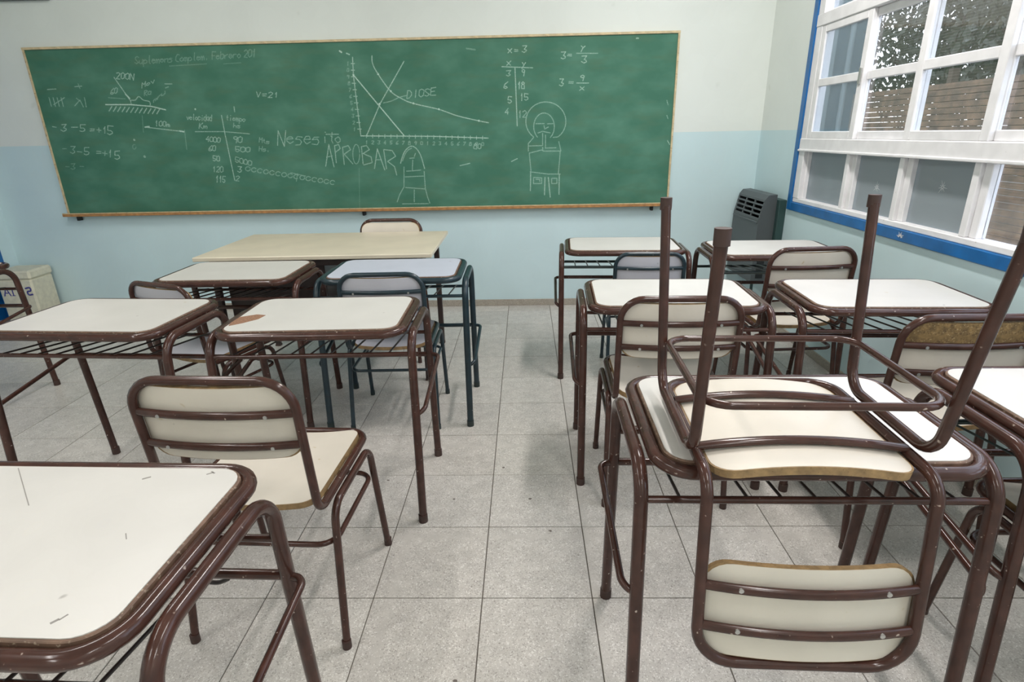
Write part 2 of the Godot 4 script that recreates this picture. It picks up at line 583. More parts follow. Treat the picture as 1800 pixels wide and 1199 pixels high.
func chair(label: String, x: float, z: float, deg: float, frame: Material, panel: Material, edge: Material, worn := false) -> Node3D:
	chair_meshes()
	var t := thing("school_chair", label, "chair", Vector3(x, 0, z), deg_to_rad(deg), "school chairs in the classroom")
	obj("back_and_seat_tube", cache.c_frame, frame, t)
	for s in [-1, 1]:
		var l := obj("leg_frame", cache["c_leg%d" % s], frame, t)
		for zf in [0.2133, -0.2093]:
			var c := obj("foot_cap", cache.c_cap, M.cap if frame != M.teal else M.dark_teal, l)
			c.position = Vector3(0.218 * s, 0.0, zf)
	obj("stretcher_ring", cache.c_ring, frame, t)
	var seat := obj("seat", cache.c_seat, edge, t)
	for s in [-1, 1]:
		obj("laminate_face", cache["c_seat_face%d" % s], panel, seat)
	for k in 2:
		obj("seat_bar", cache["c_seat_bar%d" % k], frame, t)
	var back := obj("backrest", cache.c_back, M.weathered if worn else edge, t)
	for s in [-1, 1]:
		obj("laminate_face", cache[("c_back_low%d" if worn else "c_back_face%d") % s], panel, back)
	for k in 2:
		var sl := obj("back_slat", cache["c_slat%d" % k], frame, t)
		for s in [-1, 1]:
			var sc := obj("screw", cache.c_screw, M.screw, sl)
			var y: float = [0.729, 0.643][k]
			sc.position = Vector3(0.128 * s, y, back_z(y) + 0.022 * (1.0 - pow(0.128 / 0.195, 2.0)) + 0.0075)
	return t


# ------------------------------------------------------------------ chalk drawing
const BOARD_A := Vector2(-3.450, 0.806)
const BOARD_B := Vector2(1.233, 1.966)
const CW := 2048
const CH := 512
var chalk := PackedFloat32Array()
var cam_basis := Basis.IDENTITY

const GLYPH := {
	"A": "06,20,46;14,34", "B": "00,06,46,54,43,03;03,33,42,30,00", "C": "41,20,02,05,26,46", "D": "00,06,26,44,42,20,00", "E": "40,00,06,46;03,33", "F": "40,00,06;03,33",
	"H": "00,06;40,46;03,43", "I": "20,26", "K": "00,06;40,03,46", "M": "06,00,23,40,46", "N": "06,00,46,40", "O": "20,01,05,26,45,41,20", "P": "06,00,30,41,42,33,03", "R": "06,00,30,41,32,03,46",
	"S": "41,20,01,02,34,45,26,05", "T": "00,40;20,26", "V": "00,26,40", "X": "00,46;40,06",
	"a": "43,22,03,05,26,45,42,46", "b": "00,06,26,45,43,22,03", "c": "43,22,03,05,26,45", "d": "40,46,26,05,03,22,43", "e": "04,44,33,13,04,05,26,45", "h": "00,06;04,23,44,46", "i": "23,26;21,21", "l": "20,25,36",
	"m": "03,06;04,13,24,26;24,33,44,46", "n": "03,06;04,23,43,46", "o": "23,04,05,26,45,44,23", "p": "03,08;04,23,44,45,26,05", "r": "03,06;04,23,43", "s": "43,13,04,34,45,36,06", "t": "21,25,36;13,33", "u": "03,05,26,45,43;45,46", "v": "03,26,43", "x": "03,46;43,06", "y": "03,25;43,25,08",
	"0": "20,01,05,26,45,41,20", "1": "12,20,26", "2": "01,20,41,42,06,46", "3": "00,40,23,44,45,26,05", "4": "30,04,44;32,36", "5": "40,00,03,33,44,45,26,05", "6": "40,12,04,05,26,45,34,04", "7": "00,40,16", "8": "20,01,12,32,41,20;12,04,06,46,44,32", "9": "41,20,01,02,23,42,41,36",
	"-": "03,43", "+": "03,43;21,25", "=": "02,42;04,44", ".": "25,26", "/": "40,06",
}


func on_board(px: Vector2) -> Vector2:
	var d := cam_basis * Vector3((px.x - 900.0) / FOCAL, -(px.y - 599.5) / FOCAL, -1.0)
	var w := CAM + d * ((WALL_Z - CAM.z) / d.z)
	var k := (w.x + 3.45) / 4.683
	var lo := lerpf(0.819, 0.788, k)
	var hi := lerpf(1.959, 1.973, k)
	return Vector2(k * CW, (1.0 - (w.y - lo) / (hi - lo)) * CH)


func dab(x: float, y: float, r: float, v: float) -> void:
	for j in range(maxi(0, int(y - r - 1)), mini(CH - 1, int(y + r + 1)) + 1):
		for i in range(maxi(0, int(x - r - 1)), mini(CW - 1, int(x + r + 1)) + 1):
			var d := sqrt((i - x) * (i - x) + (j - y) * (j - y))
			var a := clampf(r * 1.25 + 0.75 - d, 0.0, 1.0) * v
			var at := j * CW + i
			chalk[at] = maxf(chalk[at], a)


func stroke(pts: Array, v := 0.6, r := 0.9, ox := 0.0, oy := 0.0, k := 1.0) -> void:
	# points in photograph pixels: ox + x / k
	for i in pts.size() - 1:
		var a := on_board(Vector2(ox + pts[i][0] / k, oy + pts[i][1] / k))
		var b := on_board(Vector2(ox + pts[i + 1][0] / k, oy + pts[i + 1][1] / k))
		var n := maxi(1, int(a.distance_to(b) / 0.6))
		for s in n + 1:
			var q := a.lerp(b, float(s) / n)
			dab(q.x, q.y, r, v)


func curve(pts: Array, v := 0.6, r := 0.9, ox := 0.0, oy := 0.0, k := 1.0) -> void:
	var c := []
	for i in pts.size() - 1:
		var p0 := Vector2(pts[maxi(i - 1, 0)][0], pts[maxi(i - 1, 0)][1])
		var p1 := Vector2(pts[i][0], pts[i][1])
		var p2 := Vector2(pts[i + 1][0], pts[i + 1][1])
		var p3 := Vector2(pts[mini(i + 2, pts.size() - 1)][0], pts[mini(i + 2, pts.size() - 1)][1])
		for s in 6:
			var q := p1.cubic_interpolate(p2, p0, p3, s / 6.0)
			c.append([q.x, q.y])
	c.append(pts[pts.size() - 1])
	stroke(c, v, r, ox, oy, k)


func ring(cx: float, cy: float, rx: float, ry: float, a0: float, a1: float, v := 0.5, ox := 0.0, oy := 0.0, k := 1.0) -> void:
	var c := []
	for s in 33:
		var an := deg_to_rad(lerpf(a0, a1, s / 32.0))
		c.append([cx + rx * cos(an), cy + ry * sin(an)])
	stroke(c, v, 0.9, ox, oy, k)


# text from (x, y) = upper left in photograph pixels, letters w x h, along a line that drops by slope
func write(text: String, x: float, y: float, w: float, h: float, gap := 0.35, slope := 0.0, v := 0.6, r := 0.8) -> void:
	var cx := x
	var rng := RandomNumberGenerator.new()
	rng.seed = hash(text) + int(x)
	for ch in text:
		if GLYPH.has(ch):
			for part in GLYPH[ch].split(";"):
				var pts := []
				for q in part.split(","):
					var gx := cx + int(q[0]) / 4.0 * w + rng.randf_range(-0.07, 0.07) * w + (3 - int(q[1])) * 0.02 * w
					pts.append([gx, y + int(q[1]) / 6.0 * h + (gx - x) * slope + rng.randf_range(-0.05, 0.05) * h])
				stroke(pts, v, r)
		cx += w * (1.0 + gap) if ch != " " else w * 0.8


func draw_board() -> void:
	cam_basis = Basis.from_euler(CAM_TURN)
	chalk.resize(CW * CH)
	chalk.fill(0.0)
	# heading, half wiped
	write("Suplemens Complem. Febrero 201", 240, 101, 5.6, 13, 0.32, -0.065, 0.30, 0.8)
	stroke([[300, 117], [365, 113]], 0.22)
	stroke([[395, 113], [425, 111]], 0.2)
	# sledge sum
	write("200N", 207, 128, 6, 11, 0.35, 0.08, 0.62)
	stroke([[203, 137], [232, 178]], 0.6, 1.0)
	stroke([[223, 166], [230, 173]], 0.75, 1.6)
	write("60", 197, 157, 5, 10, 0.3, -0.25, 0.5)
	stroke([[193, 172], [222, 174]], 0.3)
	stroke([[188, 184], [232, 184], [268, 187], [293, 193]], 0.8, 1.2)
	for i in 12:
		stroke([[199 + i * 7.6, 187 + i * 0.45], [194 + i * 7.6, 195 + i * 0.45]], 0.55, 1.1)
	curve([[234, 185], [232, 177], [240, 176], [246, 170], [254, 176], [265, 179], [266, 187]], 0.55)
	write("Mov", 252, 146, 6, 9, 0.3, -0.42, 0.5)
	write("Ra", 256, 160, 5, 9, 0.3, -0.25, 0.35)
	write("mru", 272, 172, 6, 8, 0.2, -0.75, 0.35)
	stroke([[292, 148], [304, 148]], 0.5)
	stroke([[293, 155], [298, 153]], 0.4)
	# tallies
	stroke([[86, 158], [101, 157]], 0.5)
	for i in 4:
		stroke([[89 + i * 7, 172], [93 + i * 7, 187]], 0.5)
	stroke([[97, 184], [116, 172]], 0.5)
	stroke([[134, 153], [146, 152]], 0.5)
	stroke([[140, 148], [143, 156]], 0.4)
	stroke([[134, 186], [143, 176], [149, 188]], 0.45)
	stroke([[137, 173], [143, 178]], 0.4)
	stroke([[151, 172], [154, 188]], 0.45)
	# signs
	stroke([[95, 222], [101, 223]], 0.65)
	write("3", 110, 218, 9, 12, 0, 0, 0.6)
	stroke([[128, 223], [139, 223]], 0.6)
	write("5", 143, 218, 9, 13, 0, 0, 0.6)
	write("=", 160, 223, 8, 9, 0, 0, 0.6)
	write("+1", 172, 222, 8, 12, 0.3, 0, 0.55)
	write("5", 191, 221, 9, 15, 0, 0, 0.6)
	stroke([[112, 260], [119, 260]], 0.35)
	write("3", 126, 256, 8, 12, 0, 0, 0.5)
	stroke([[138, 265], [146, 266]], 0.45)
	write("5", 150, 258, 8, 13, 0, 0, 0.55)
	write("=", 172, 262, 8, 9, 0, 0, 0.55)
	write("+1", 182, 262, 8, 12, 0.3, 0.05, 0.5)
	write("5", 204, 264, 8, 15, 0, 0, 0.6)
	write("-3 -", 117, 286, 7, 10, 0.4, 0, 0.3)
	# distance
	stroke([[257, 223], [326, 231]], 0.6)
	stroke([[257, 223], [264, 222]], 0.75, 1.6)
	stroke([[318, 230], [325, 231]], 0.8, 1.6)
	stroke([[252, 203], [254, 232]], 0.22)
	stroke([[326, 228], [330, 262]], 0.25)
	write("100m", 275, 212, 5, 9, 0.35, 0.06, 0.55)
	dab(on_board(Vector2(238, 245)).x, on_board(Vector2(238, 245)).y, 2.5, 0.5)
	dab(on_board(Vector2(256, 274)).x, on_board(Vector2(256, 274)).y, 3.0, 0.5)
	ring(238, 257, 3, 4, 0, 300, 0.25)
	# table of speeds
	stroke([[391, 203], [397, 235], [414, 316]], 0.6)
	stroke([[345, 231], [395, 231], [440, 235]], 0.5)
	write("velocidad", 330, 200, 3.9, 10, 0.28, 0.05, 0.5)
	write("tiempo", 399, 201, 4.4, 10, 0.32, 0.08, 0.45)
	write("Km", 352, 216, 6, 9, 0.3, 0.05, 0.5)
	write("hs", 412, 216, 5, 8, 0.3, 0.05, 0.45)
	dab(on_board(Vector2(345, 192)).x, on_board(Vector2(345, 192)).y, 2.2, 0.6)
	stroke([[413, 188], [414, 196]], 0.5, 1.2)
	write("4000", 364, 239, 5.2, 9, 0.25, 0.1, 0.55)
	write("60", 369, 255, 5, 10, 0.3, 0, 0.55)
	write("50", 376, 273, 5, 9, 0.3, 0.05, 0.55)
	write("120", 376, 291, 5, 10, 0.25, 0.05, 0.5)
	write("115", 381, 308, 4.6, 11, 0.25, 0.05, 0.55)
	write("90", 412, 239, 6.5, 11, 0.3, 0.05, 0.55)
	write("500", 415, 257, 7.5, 9, 0.25, 0.05, 0.5)
	write("5000", 415, 275, 6.2, 9, 0.2, 0.25, 0.5)
	write("3", 419, 292, 7, 10, 0, 0, 0.6)
	for i in 15:
		ring(437 + i * 10.6, 296 + i * 1.75, 4.2, 3.6, 30.0 * (i % 3), 330, 0.42)
	stroke([[512, 303], [538, 309]], 0.4)
	stroke([[524, 305], [522, 318]], 0.35)
	write("2", 416, 308, 6, 9, 0, 0, 0.5)
	write("Mts", 457, 241, 5, 9, 0.2, 0.15, 0.4)
	write("Hs.", 457, 257, 5, 8, 0.3, 0.05, 0.4)
	write("V=21", 452, 162, 7, 9, 0.5, 0.02, 0.55)
	# graph
	stroke([[598, 90], [601, 92]], 0.8, 1.8)
	stroke([[610, 94], [615, 96]], 0.6, 1.4)
	stroke([[620.5, 101], [622, 132], [635, 239]], 0.6, 1.0)
	stroke([[635, 239], [760, 240], [858, 243.5]], 0.7, 1.0)
	for i in 11:
		var yy := 112.0 + i * 11.5
		var xx := 621.0 + maxf(0.0, yy - 132.0) * 0.1215
		stroke([[xx - 3, yy], [xx + 3, yy]], 0.55)
		write(str((11 - i) % 10), xx - 10, yy - 3, 3.2, 6, 0.2, 0, 0.34, 0.7)
	for i in 20:
		var xx := 645.0 + i * 10.7
		var yy := 239.2 + i * 0.2
		stroke([[xx, yy - 3], [xx, yy + 3]], 0.5)
		write(str((i + 1) % 10), xx - 1.5, yy + 8, 3.4, 6, 0.2, 0, 0.4, 0.7)
	write("Q", 832, 252, 5, 9, 0, 0, 0.5)
	write("80", 833, 253, 5, 9, 0.5, 0.05, 0.5)
	stroke([[622, 132], [711, 239]], 0.72, 1.2)
	stroke([[645, 239], [669, 182], [710.5, 108]], 0.6, 1.0)
	dab(on_board(Vector2(622, 132)).x, on_board(Vector2(622, 132)).y, 2.4, 0.8)
	dab(on_board(Vector2(668, 183)).x, on_board(Vector2(668, 183)).y, 2.6, 0.8)
	curve([[425, 160], [432, 240], [487, 345], [610, 515], [720, 590], [840, 640], [1095, 700], [1280, 765], [1490, 815], [1590, 835]], 0.62, 1.0, 580, 70, 5.71)
	for q in [[487, 345], [615, 518], [840, 640], [1095, 698], [1495, 815]]:
		var w := on_board(Vector2(580 + q[0] / 5.71, 70 + q[1] / 5.71))
		dab(w.x, w.y, 2.3, 0.75)
	curve([[540, 635], [620, 615], [700, 578], [770, 560]], 0.4, 0.9, 580, 70, 5.71)
	write("DIOSE", 716, 160, 8.2, 13, 0.28, -0.12, 0.5)
	# words
	write("N", 490, 229, 12, 27, 0, 0, 0.6)
	write("eses", 506, 226, 11, 27, 0.35, 0.03, 0.48)
	write("ito", 568, 229, 9, 22, 0.25, 0.0, 0.48)
	stroke([[574, 236], [596, 236]], 0.5)
	stroke([[573.5, 292], [579, 254], [588, 293]], 0.55, 1.0)
	stroke([[575, 276], [585, 274]], 0.45)
	stroke([[592, 286], [589, 256], [596, 254], [599, 261], [590, 268]], 0.5, 1.0)
	stroke([[606, 289], [603, 259], [613, 256], [617, 263], [606, 271], [621, 288]], 0.48, 1.0)
	ring(627, 271, 6, 17, 0, 350, 0.4)
	stroke([[639, 288], [636, 258], [645, 256], [650, 263], [639, 270], [653, 276], [655, 286], [640, 290]], 0.5, 1.0)
	stroke([[659, 296], [664, 262], [677, 299]], 0.55, 1.0)
	stroke([[661, 281], [671, 281]], 0.45)
	stroke([[680, 297], [675, 263], [690, 265], [696, 275], [682, 284], [694, 293], [698, 308]], 0.52, 1.0)
	# figure with long hair
	var z5 := [560.0, 230.0, 7.5]
	curve([[1085, 430], [1110, 340], [1150, 260], [1220, 205], [1290, 235], [1350, 330], [1400, 500]], 0.55, 1.1, z5[0], z5[1], z5[2])
	curve([[1110, 400], [1140, 320], [1180, 260], [1230, 232]], 0.45, 0.9, z5[0], z5[1], z5[2])
	for s in [[[1205, 365], [1265, 360]], [[1245, 390], [1240, 520]], [[1165, 535], [1250, 530], [1350, 520]], [[1145, 610], [1385, 600]], [[1130, 480], [1130, 740], [1070, 850], [1040, 940]], [[1395, 540], [1410, 760], [1440, 880], [1470, 960]], [[1150, 750], [1400, 770]], [[1265, 780], [1265, 940]], [[1110, 965], [1450, 965]], [[1280, 300], [1265, 340]]]:
		stroke(s, 0.48, 0.9, z5[0], z5[1], z5[2])
	# figure in a round collar
	var z7 := [880.0, 160.0, 5.993]
	ring(474, 325, 210, 208, 128, 400, 0.48, z7[0], z7[1], z7[2])
	ring(455, 380, 108, 145, 130, 412, 0.46, z7[0], z7[1], z7[2])
	for s in [[[370, 348], [455, 348]], [[490, 350], [550, 348]], [[455, 370], [462, 405], [500, 385]], [[392, 447], [440, 430], [520, 447]], [[345, 495], [290, 560], [290, 640]], [[290, 585], [430, 582]], [[440, 450], [440, 580]], [[440, 600], [442, 635]], [[305, 660], [430, 628], [450, 640], [630, 640]], [[550, 495], [600, 490], [635, 460]], [[470, 470], [470, 608], [580, 605]], [[610, 540], [632, 640]], [[300, 660], [318, 850]], [[625, 650], [605, 885]], [[310, 860], [500, 885], [625, 885]], [[345, 920], [430, 925], [430, 985], [345, 985], [345, 920]], [[370, 940], [410, 940], [410, 965]], [[535, 930], [590, 930], [590, 985], [535, 985], [535, 930]]]:
		stroke(s, 0.46, 0.9, z7[0], z7[1], z7[2])
	for s in [[[315, 860], [312, 1060]], [[465, 920], [460, 1105]], [[500, 920], [520, 1130]], [[615, 890], [612, 1100]]]:
		stroke(s, 0.55, 1.1, z7[0], z7[1], z7[2])
	# sums on the right
	write("x", 893, 79, 7, 13, 0, 0, 0.62)
	write("=", 904, 84, 6, 9, 0, 0, 0.55)
	write("3", 918, 80, 7, 12, 0, 0, 0.6)
	stroke([[882, 117], [936, 119]], 0.6)
	stroke([[905, 119], [907, 170], [909, 222]], 0.6, 1.0)
	write("x", 891, 101, 7, 13, 0, 0, 0.6)
	write("y", 918, 104, 6, 12, 0, 0, 0.6)
	write("3", 890, 124, 7, 10, 0, 0, 0.55)
	write("9", 917, 122, 5, 11, 0, 0, 0.55)
	write("6", 886, 144, 6, 12, 0, 0, 0.6)
	write("18", 910, 144, 5, 12, 0.3, 0, 0.58)
	write("5", 893, 170, 6, 12, 0, 0, 0.58)
	write("15", 914, 165, 6, 12, 0.3, 0, 0.55)
	write("4", 888, 191, 6, 11, 0, 0, 0.55)
	write("12", 911, 195, 6, 12, 0.25, 0, 0.5)
	write("3", 986, 91, 7, 12, 0, 0, 0.6)
	write("=", 997, 92, 7, 8, 0, 0, 0.55)
	write("y", 1021, 74, 7, 12, 0, 0, 0.6)
	stroke([[1013, 93], [1050, 93]], 0.45)
	write("3", 1022, 98, 8, 12, 0, 0, 0.58)
	write("3", 983, 139, 7, 12, 0, 0, 0.58)
	write("=", 999, 141, 8, 8, 0, 0, 0.5)
	write("9", 1020, 132, 6, 10, 0, 0, 0.55)
	stroke([[1013, 146], [1034, 146]], 0.55)
	write("x", 1019, 146, 7, 13, 0, 0, 0.55)
	# strays
	stroke([[809, 292], [826, 288]], 0.6)
	stroke([[899, 285], [909, 280]], 0.6)
	stroke([[1171, 177], [1173, 185]], 0.4)
	stroke([[1171, 204], [1173, 210]], 0.4)
	stroke([[1172, 249], [1176, 256]], 0.5)
	stroke([[632, 296], [633, 366]], 0.16)
	stroke([[820, 85], [835, 87]], 0.3, 1.6)
	stroke([[1118, 66], [1121, 66]], 0.5, 1.6)


func board_texture() -> ImageTexture:
	draw_board()
	var bn := noise(FastNoiseLite.TYPE_SIMPLEX_SMOOTH, 0.006, 5, 4)
	var wn := noise(FastNoiseLite.TYPE_SIMPLEX_SMOOTH, 0.012, 15, 3)
	var gn := noise(FastNoiseLite.TYPE_SIMPLEX_SMOOTH, 0.35, 25, 1)
	var green := rgb(68, 118, 98)
	var pale := rgb(92, 140, 120)
	var moss := rgb(84, 120, 96)
	var white := rgb(216, 236, 226)
	var out := PackedByteArray()
	out.resize(CW * CH * 3)
	for y in CH:
		for x in CW:
			var a := bn.get_noise_2d(x, y * 1.6) * 0.5 + 0.5
			var b := wn.get_noise_2d(x * 0.6 + 900.0, y * 2.2) * 0.5 + 0.5
			var g := gn.get_noise_2d(x, y)
			var c := green.lerp(pale, clampf((a - 0.3) * 1.6, 0.0, 0.85)).lerp(moss, clampf((b - 0.5) * 1.6, 0.0, 0.6))
			var i := y * CW + x
			var k := chalk[i]
			if k > 0.0:
				k = clampf(k * (1.0 + 0.65 * g), 0.0, 0.95)
				c = c.lerp(white, k)
			out[i * 3] = int(clampf(c.r, 0, 1) * 255.0)
			out[i * 3 + 1] = int(clampf(c.g, 0, 1) * 255.0)
			out[i * 3 + 2] = int(clampf(c.b, 0, 1) * 255.0)
	var im := Image.create_from_data(CW, CH, false, Image.FORMAT_RGB8, out)
	im.generate_mipmaps()
	return ImageTexture.create_from_image(im)


# ------------------------------------------------------------------ the room
func build_room() -> void:
	# floor: a slab with every terrazzo tile laid on it
	var fl := setting("floor", "speckled grey terrazzo floor tiles with dark joints")
	span("slab", Vector3(WALL_L - 0.2, -0.2, WALL_Z - 0.2), Vector3(WALL_R + 0.2, -0.004, WALL_REAR + 0.2), M.grout, fl, 0.0)
	var rng := RandomNumberGenerator.new()
	rng.seed = 12
	var full := bxm(Vector3(TILE - 0.0032, 0.02, TILE - 0.0032), 0.0011)
	for j in range(-10, 4):
		for i in range(-12, 6):
			var x0 := maxf(i * TILE, WALL_L)
			var x1 := minf((i + 1) * TILE, WALL_R)
			var z0 := maxf(j * TILE, WALL_Z)
			var z1 := (j + 1) * TILE
			var w := x1 - x0
			var d := z1 - z0
			var me: Mesh = full
			if w < TILE - 0.001 or d < TILE - 0.001:
				me = bxm(Vector3(w - 0.0032, 0.02, d - 0.0032), 0.0011)
			var o := obj("tile", me, M.tiles[rng.randi() % 5], fl)
			o.position = Vector3((x0 + x1) * 0.5, -0.01 + rng.randf_range(-0.0004, 0.0004), (z0 + z1) * 0.5)
	# trodden spots
	for q in [[-0.145, -0.5], [0.15, -0.5], [0.22, -0.31], [-0.43, -0.63], [0.04, -0.72], [-0.05, 0.28]]:
		var sp := MB.new()
		var ol := PackedVector2Array()
		for k in 8:
			var an := TAU * k / 8.0
			ol.append(Vector2(cos(an), sin(an) * 0.7) * rng.randf_range(0.004, 0.008))
		sp.slab(ol, 0.0, 0.0008)
		var so := obj("gum_spot", sp.done(), M.gum, fl)
		so.position = Vector3(q[0], 0.0003, q[1])
	# the floor behind the viewer, tiles joined
	var b := MB.new()
	for j in range(4, 12):
		for i in range(-12, 6):
			var x0 := maxf(i * TILE, WALL_L)
			var x1 := minf((i + 1) * TILE, WALL_R)
			b.box(Vector3((x0 + x1) * 0.5, -0.01, (j + 0.5) * TILE), Vector3(x1 - x0 - 0.0032, 0.02, TILE - 0.0032), 0.0011)
	var rest := obj("rear_tiles", b.done(), M.tiles[0], fl)
	rest.set_meta("kind", "stuff")

	var wb := setting("wall_back", "pale greenish white wall above a light blue dado")
	span("upper_paint", Vector3(WALL_L - 0.2, PAINT_Y, WALL_Z - 0.2), Vector3(WALL_R + 0.2, CEIL, WALL_Z), M.wall_upper, wb, 0.0)
	span("lower_paint", Vector3(WALL_L - 0.2, -0.05, WALL_Z - 0.2), Vector3(WALL_R + 0.2, PAINT_Y, WALL_Z), M.wall_lower, wb, 0.0)
	var wl := setting("wall_left", "pale wall with a blue door frame")
	span("upper_paint", Vector3(WALL_L - 0.2, PAINT_Y, -2.06), Vector3(WALL_L, CEIL, WALL_REAR), M.wall_upper, wl, 0.0)
	span("lower_paint", Vector3(WALL_L - 0.2, -0.05, -2.06), Vector3(WALL_L, PAINT_Y, WALL_REAR), M.wall_lower, wl, 0.0)
	span("upper_paint", Vector3(WALL_L - 0.2, PAINT_Y, WALL_Z), Vector3(WALL_L, CEIL, -3.02), M.wall_upper, wl, 0.0)
	span("lower_paint", Vector3(WALL_L - 0.2, -0.05, WALL_Z), Vector3(WALL_L, PAINT_Y, -3.02), M.wall_lower, wl, 0.0)
	span("lintel", Vector3(WALL_L - 0.2, 2.08, -3.02), Vector3(WALL_L, CEIL, -2.06), M.wall_upper, wl, 0.0)
	var dr := setting("door_1", "blue painted door in a blue frame")
	span("door_jamb", Vector3(WALL_L - 0.18, 0.0, -3.02), Vector3(WALL_L + 0.012, 2.08, -2.96), M.blue, dr, 0.004)
	span("door_jamb", Vector3(WALL_L - 0.18, 0.0, -2.12), Vector3(WALL_L + 0.012, 2.08, -2.06), M.blue, dr, 0.004)
	span("door_head", Vector3(WALL_L - 0.18, 2.02, -2.96), Vector3(WALL_L + 0.012, 2.08, -2.12), M.blue, dr, 0.004)
	span("door_leaf", Vector3(WALL_L - 0.09, 0.006, -2.955), Vector3(WALL_L - 0.05, 2.015, -2.125), M.blue, dr, 0.003)
	var hd := obj("door_handle", rod(0.009, rpath([Vector3(-0.05, 0, 0), Vector3(0.0, 0, 0), Vector3(0.0, 0, -0.11)], 0.015), false, 8), M.screw, dr)
	hd.position = Vector3(WALL_L, 1.02, -2.2)
	var wr := setting("wall_rear", "pale wall behind the viewer")
	span("upper_paint", Vector3(WALL_L - 0.2, PAINT_Y, WALL_REAR), Vector3(WALL_R + 0.2, CEIL, WALL_REAR + 0.2), M.wall_upper, wr, 0.0)
	span("lower_paint", Vector3(WALL_L - 0.2, -0.05, WALL_REAR), Vector3(WALL_R + 0.2, PAINT_Y, WALL_REAR + 0.2), M.wall_lower, wr, 0.0)
	var ce := setting("ceiling", "white ceiling")
	span("plaster", Vector3(WALL_L - 0.2, CEIL, WALL_Z - 0.2), Vector3(WALL_R + 0.2, CEIL + 0.2, WALL_REAR + 0.2), M.ceiling, ce, 0.0)

	# window wall
	var wt := setting("wall_right", "pale wall and light blue dado around the long window")
	var x0 := WALL_R
	var x1 := WALL_R + 0.09
	span("upper_paint", Vector3(x0, PAINT_Y, WALL_Z), Vector3(x1, CEIL, W0), M.wall_upper, wt, 0.0)
	span("lower_paint", Vector3(x0, -0.05, WALL_Z), Vector3(x1, PAINT_Y, W0), M.wall_lower, wt, 0.0)
	span("lower_paint", Vector3(x0, -0.05, W0), Vector3(x1, WY0, W1), M.wall_lower, wt, 0.0)
	span("upper_paint", Vector3(x0, WY1, W0), Vector3(x1, CEIL, W1), M.wall_upper, wt, 0.0)
	span("upper_paint", Vector3(x0, PAINT_Y, W1), Vector3(x1, CEIL, WALL_REAR), M.wall_upper, wt, 0.0)
	span("lower_paint", Vector3(x0, -0.05, W1), Vector3(x1, PAINT_Y, WALL_REAR), M.wall_lower, wt, 0.0)

	# skirting
	var sk := setting("baseboard_back", "terrazzo skirting strip")
	span("skirting", Vector3(WALL_L, 0.0, WALL_Z), Vector3(WALL_R, 0.052, WALL_Z + 0.010), M.skirting, sk, 0.002)
	sk = setting("baseboard_right", "terrazzo skirting strip under the windows")
	span("skirting", Vector3(WALL_R - 0.010, 0.0, WALL_Z + 0.010), Vector3(WALL_R, 0.052, WALL_REAR), M.skirting, sk, 0.002)
	sk = setting("baseboard_left", "terrazzo skirting strip by the door")
	span("skirting", Vector3(WALL_L, 0.0, -2.06), Vector3(WALL_L + 0.010, 0.052, WALL_REAR), M.skirting, sk, 0.002)


const RIB := 0.0004
const W0 := -2.50
const W1 := 1.46
const WY0 := 0.845
const WY1 := 2.44


func ribbed_pane(w: float, h: float) -> ArrayMesh:
	# pressed glass: flat inside, low level ribs outside; x through the pane
	var b := MB.new()
	var nrib := int(h / 0.011)
	var seg := 4
	var hw := w * 0.5
	b.flat(Vector3(-0.002, -h / 2, -hw), Vector3(-0.002, h / 2, -hw), Vector3(-0.002, h / 2, hw), Vector3(-0.002, -h / 2, hw), Vector3.LEFT)
	var total := nrib * seg
	for i in total:
		var ya := -h / 2 + h * i / total
		var yb := -h / 2 + h * (i + 1) / total
		var fa := TAU * i / seg
		var fb := TAU * (i + 1) / seg
		var xa := 0.002 + RIB * cos(fa)
		var xb := 0.002 + RIB * cos(fb)
		var sl := RIB * TAU * nrib / h
		var na := Vector3(1, sl * sin(fa), 0).normalized()
		var nb := Vector3(1, sl * sin(fb), 0).normalized()
		b.quad(Vector3(xa, ya, -hw), Vector3(xb, yb, -hw), Vector3(xb, yb, hw), Vector3(xa, ya, hw), na, nb, nb, na)
		for s in [-1.0, 1.0]:
			b.flat(Vector3(-0.002, ya, hw * s), Vector3(-0.002, yb, hw * s), Vector3(xb, yb, hw * s), Vector3(xa, ya, hw * s), Vector3(0, 0, s))
	b.flat(Vector3(-0.002, -h / 2, -hw), Vector3(0.0026, -h / 2, -hw), Vector3(0.0026, -h / 2, hw), Vector3(-0.002, -h / 2, hw), Vector3.DOWN)
	b.flat(Vector3(-0.002, h / 2, -hw), Vector3(0.0026, h / 2, -hw), Vector3(0.0026, h / 2, hw), Vector3(-0.002, h / 2, hw), Vector3.UP)
	return b.done()


